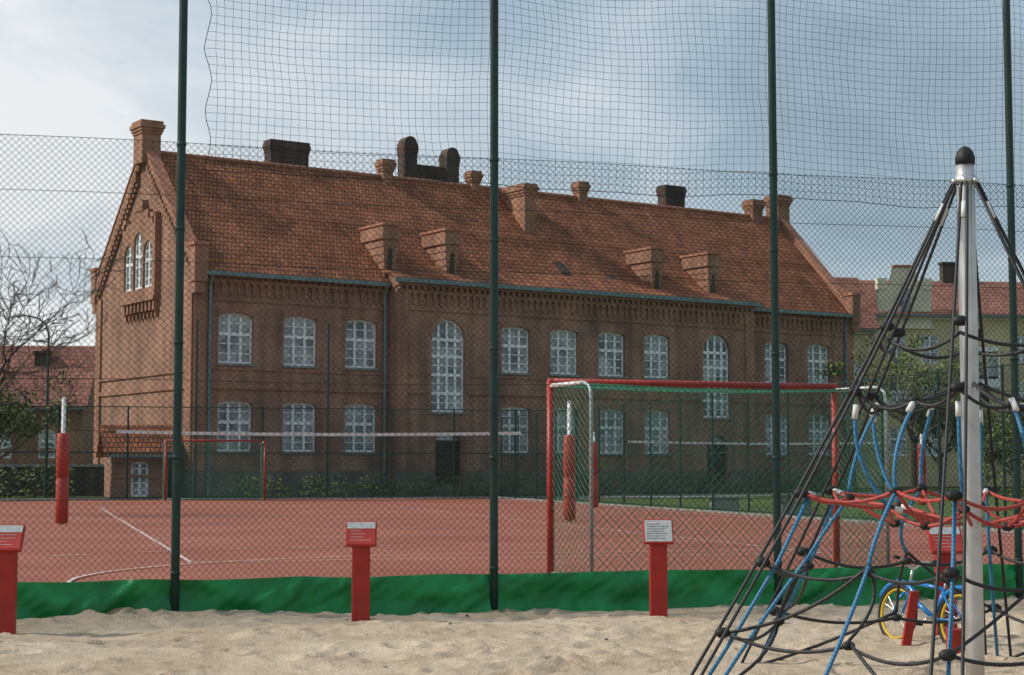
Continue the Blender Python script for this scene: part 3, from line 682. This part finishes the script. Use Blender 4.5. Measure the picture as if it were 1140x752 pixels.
for k in range(6):
    for off in (-.02,.02):
        t=Vector((-math.sin(phs[k]),math.cos(phs[k]),0))*off
        zs=[3.6,3.2,2.8,2.58,2.35,2.12,1.8,1.42,1.2,.95,.7,.48,.2,0]
        gk.path([rp(k,z,.03)+t*(1+ (3.6-z)*1.1) for z in zs],rk,'ropeK',n=6)
    ferr(rp(k,3.45,.03),rp(k,3.2)-rp(k,3.45),.13,.019)
    for z in (2.58,2.12,1.42,.95,.48): knot(rp(k,z,.02),.042)
    for z in (2.5,2.12,.95,.48):
        m=mp_(k,z,.88)+Vector((0,0,random.uniform(-.06,.02)-(.05*z/2)))
        if z==2.5:
            gk.path(sag(rp(k,z),rp(k+1,z-(.06 if k%2 else 0)),.10 if k%2==0 else .05),rk,'ropeK')
            continue
        gk.path(sag(rp(k,z),m,.06+.03*random.random()),rk,'ropeK'); gk.path(sag(m,rp(k+1,z),.06+.03*random.random()),rk,'ropeK'); knot(m,.034)
        if z==2.12: gk.path(sag(m,Vector((0,0,z+.1)),.04),rk,'ropeK')
    m1=mp_(k,.95,.88); m2=mp_(k,.48,.88)
    gk.path(sag(m1,rp(k,.48),.08,side=Vector((random.gauss(0,.05),random.gauss(0,.05),0))),rk,'ropeK')
    gk.path(sag(m1,m2,.0,side=Vector((random.gauss(0,.07),random.gauss(0,.07),0))),rk,'ropeK')
    gk.path(sag(m2,rp(k+1,.03),.05,side=Vector((random.gauss(0,.05),random.gauss(0,.05),0))),rk,'ropeK')
    # red web
    z=1.42; a=rp(k,z); b=rp(k+1,z); m=mp_(k,z,.8); m.z=1.44-.06*(k%2); c=Vector((0,0,1.18)); inn=a*.5; inn.z=1.32; inn2=b*.5; inn2.z=1.32
    mi_=(inn+inn2)*.5-Vector((0,0,.12))
    for p_,q_,s_ in ((a,m,.07),(m,b,.05),(a,inn,.03),(inn,c+(a-c)*.08,0),(inn,mi_,.03),(mi_,inn2,.03),(m,mi_,.02)):
        gr.path(sag(p_,q_,s_),rr_,'ropeR')
    for p in (m,inn,mi_): knot(p,.034)
    ferr(inn,c-inn,.1,.02); ferr(a,inn-a,.08,.02)
    # blue ropes
    mt=mp_(k,2.12,.88)-Vector((0,0,.1))
    for p,q in ((mt,mp_(k,1.42,.8)),(rp(k,2.0,-.06),inn)):
        s_=Vector((q.x+p.x,q.y+p.y,0)).normalized()*random.uniform(.02,.09)
        pts=sag(p,q,.0,12,s_); gb.path(pts,rb,'ropeB'); ferr(pts[0]+Vector((0,0,.03)),pts[1]-pts[0],.10,.021)
    for p,q in ((m,m1),(m1,mp_(k,.02,1.0))):
        if k in (1,4) and q.z<.1: continue
        s_=Vector((random.gauss(0,.06),random.gauss(0,.06),0)); gb.path(sag(p,q,.03,12,s_),rb,'ropeB')
    gb.path([rp(k,1.42,-.05),rp(k,.95,-.09),rp(k,.5,-.08),rp(k,0,-.05)],rb,'ropeB')
gk.build('black_ropes',ce,smooth=True); gb.build('blue_ropes',ce,smooth=True); gr.build('red_rope_web',ce,smooth=True); kn.build('rope_connectors',ce,smooth=True); fr.build('ferrules',ce,smooth=True)

# ------------------------------------------------------------------ bicycle
be=empty('childrens_bicycle',(3.80,14.75,.02)); hd=math.atan2(.90,-.44)
be.rotation_euler=(Matrix.Rotation(hd,3,'Z')@Matrix.Rotation(math.radians(7),3,'X')).to_euler()
r=.245; WB=.82
def circ(cx,rr,n=36): return [(cx+rr*math.cos(2*math.pi*i/n),0,r+.02+rr*math.sin(2*math.pi*i/n)) for i in range(n)]
g=MB()
for cx in (0,WB): g.path(circ(cx,r),.021,'rubber',n=8,closed=True)
g.build('tyres',be,smooth=True)
g=MB()
for cx in (0,WB): g.path(circ(cx,r-.026),.014,'yellow',n=6,closed=True)
g.build('rims',be,smooth=True)
g=MB(); hz=r+.02
for cx in (0,WB):
    g.path([(cx,-.05,hz),(cx,.05,hz)],.02,'steel',n=8)
    for i in range(16): t=2*math.pi*i/16; g.path([(cx,.02*(-1)**i,hz),(cx+(r-.03)*math.cos(t),0,hz+(r-.03)*math.sin(t))],.0015,'steel',n=3)
g.build('spokes_and_hubs',be)
g=MB(); bb_=(.32,0,.26); st=(.22,0,.52); ht=(.68,0,.56); hb=(.71,0,.46)
for a,b,rr in ((bb_,st,.017),(bb_,hb,.022),(st,ht,.018),(ht,hb,.02)): g.path([a,b],rr,'bikeblue',n=10)
for sy in (-.05,.05):
    g.path([(0,sy,hz),(.3,sy*.5,.26)],.01,'bikeblue',n=6); g.path([(0,sy,hz),(.21,sy*.4,.5)],.01,'bikeblue',n=6); g.path([(.71,sy*.6,.46),(.76,sy,.4),(WB,sy,hz)],.012,'bikeblue',n=6)
g.build('frame',be,smooth=True)
g=MB(); 
for cx in (0,WB): g.path([(cx+(r+.04)*math.cos(t),0,hz+(r+.04)*math.sin(t)) for t in np.linspace(.5,2.9,14)],.024,'bikeblue',n=6)
g.build('mudguards',be,smooth=True)
g=MB(); g.path([(.22,0,.5),(.2,0,.6)],.012,'steel',n=8); g.path([(ht[0],0,.55),(.66,0,.68)],.012,'steel',n=8)
g.path([(.62,-.24,.76),(.66,-.1,.74),(.66,-.03,.68),(.66,.03,.68),(.66,.1,.74),(.62,.24,.76)],.011,'steel',n=8)
g.path([(.32,-.07,.26),(.32,.07,.26)],.015,'steel',n=8); g.path([(.32,.07,.26),(.42,.07,.2)],.01,'steel',n=6); g.path([(.32,-.07,.26),(.22,-.07,.32)],.01,'steel',n=6); g.build('bars_and_cranks',be,smooth=True)
g=MB(); g.path([(.08,0,.62),(.12,0,.625),(.2,0,.62),(.32,0,.615),(.34,0,.61)],[.03,.065,.05,.022,.01],'rubber',n=10)
for sy in (-1,1): g.path([(.62,sy*.19,.757),(.61,sy*.26,.762)],.017,'rubber',n=8)
g.box(.4,.47,.05,.13,.185,.21,'rubber'); g.box(.17,.24,-.13,-.05,.31,.33,'rubber'); g.build('saddle_grips_pedals',be,smooth=False)
print('verts',sum(len(o.data.vertices) for o in bpy.data.objects if o.type=='MESH'))
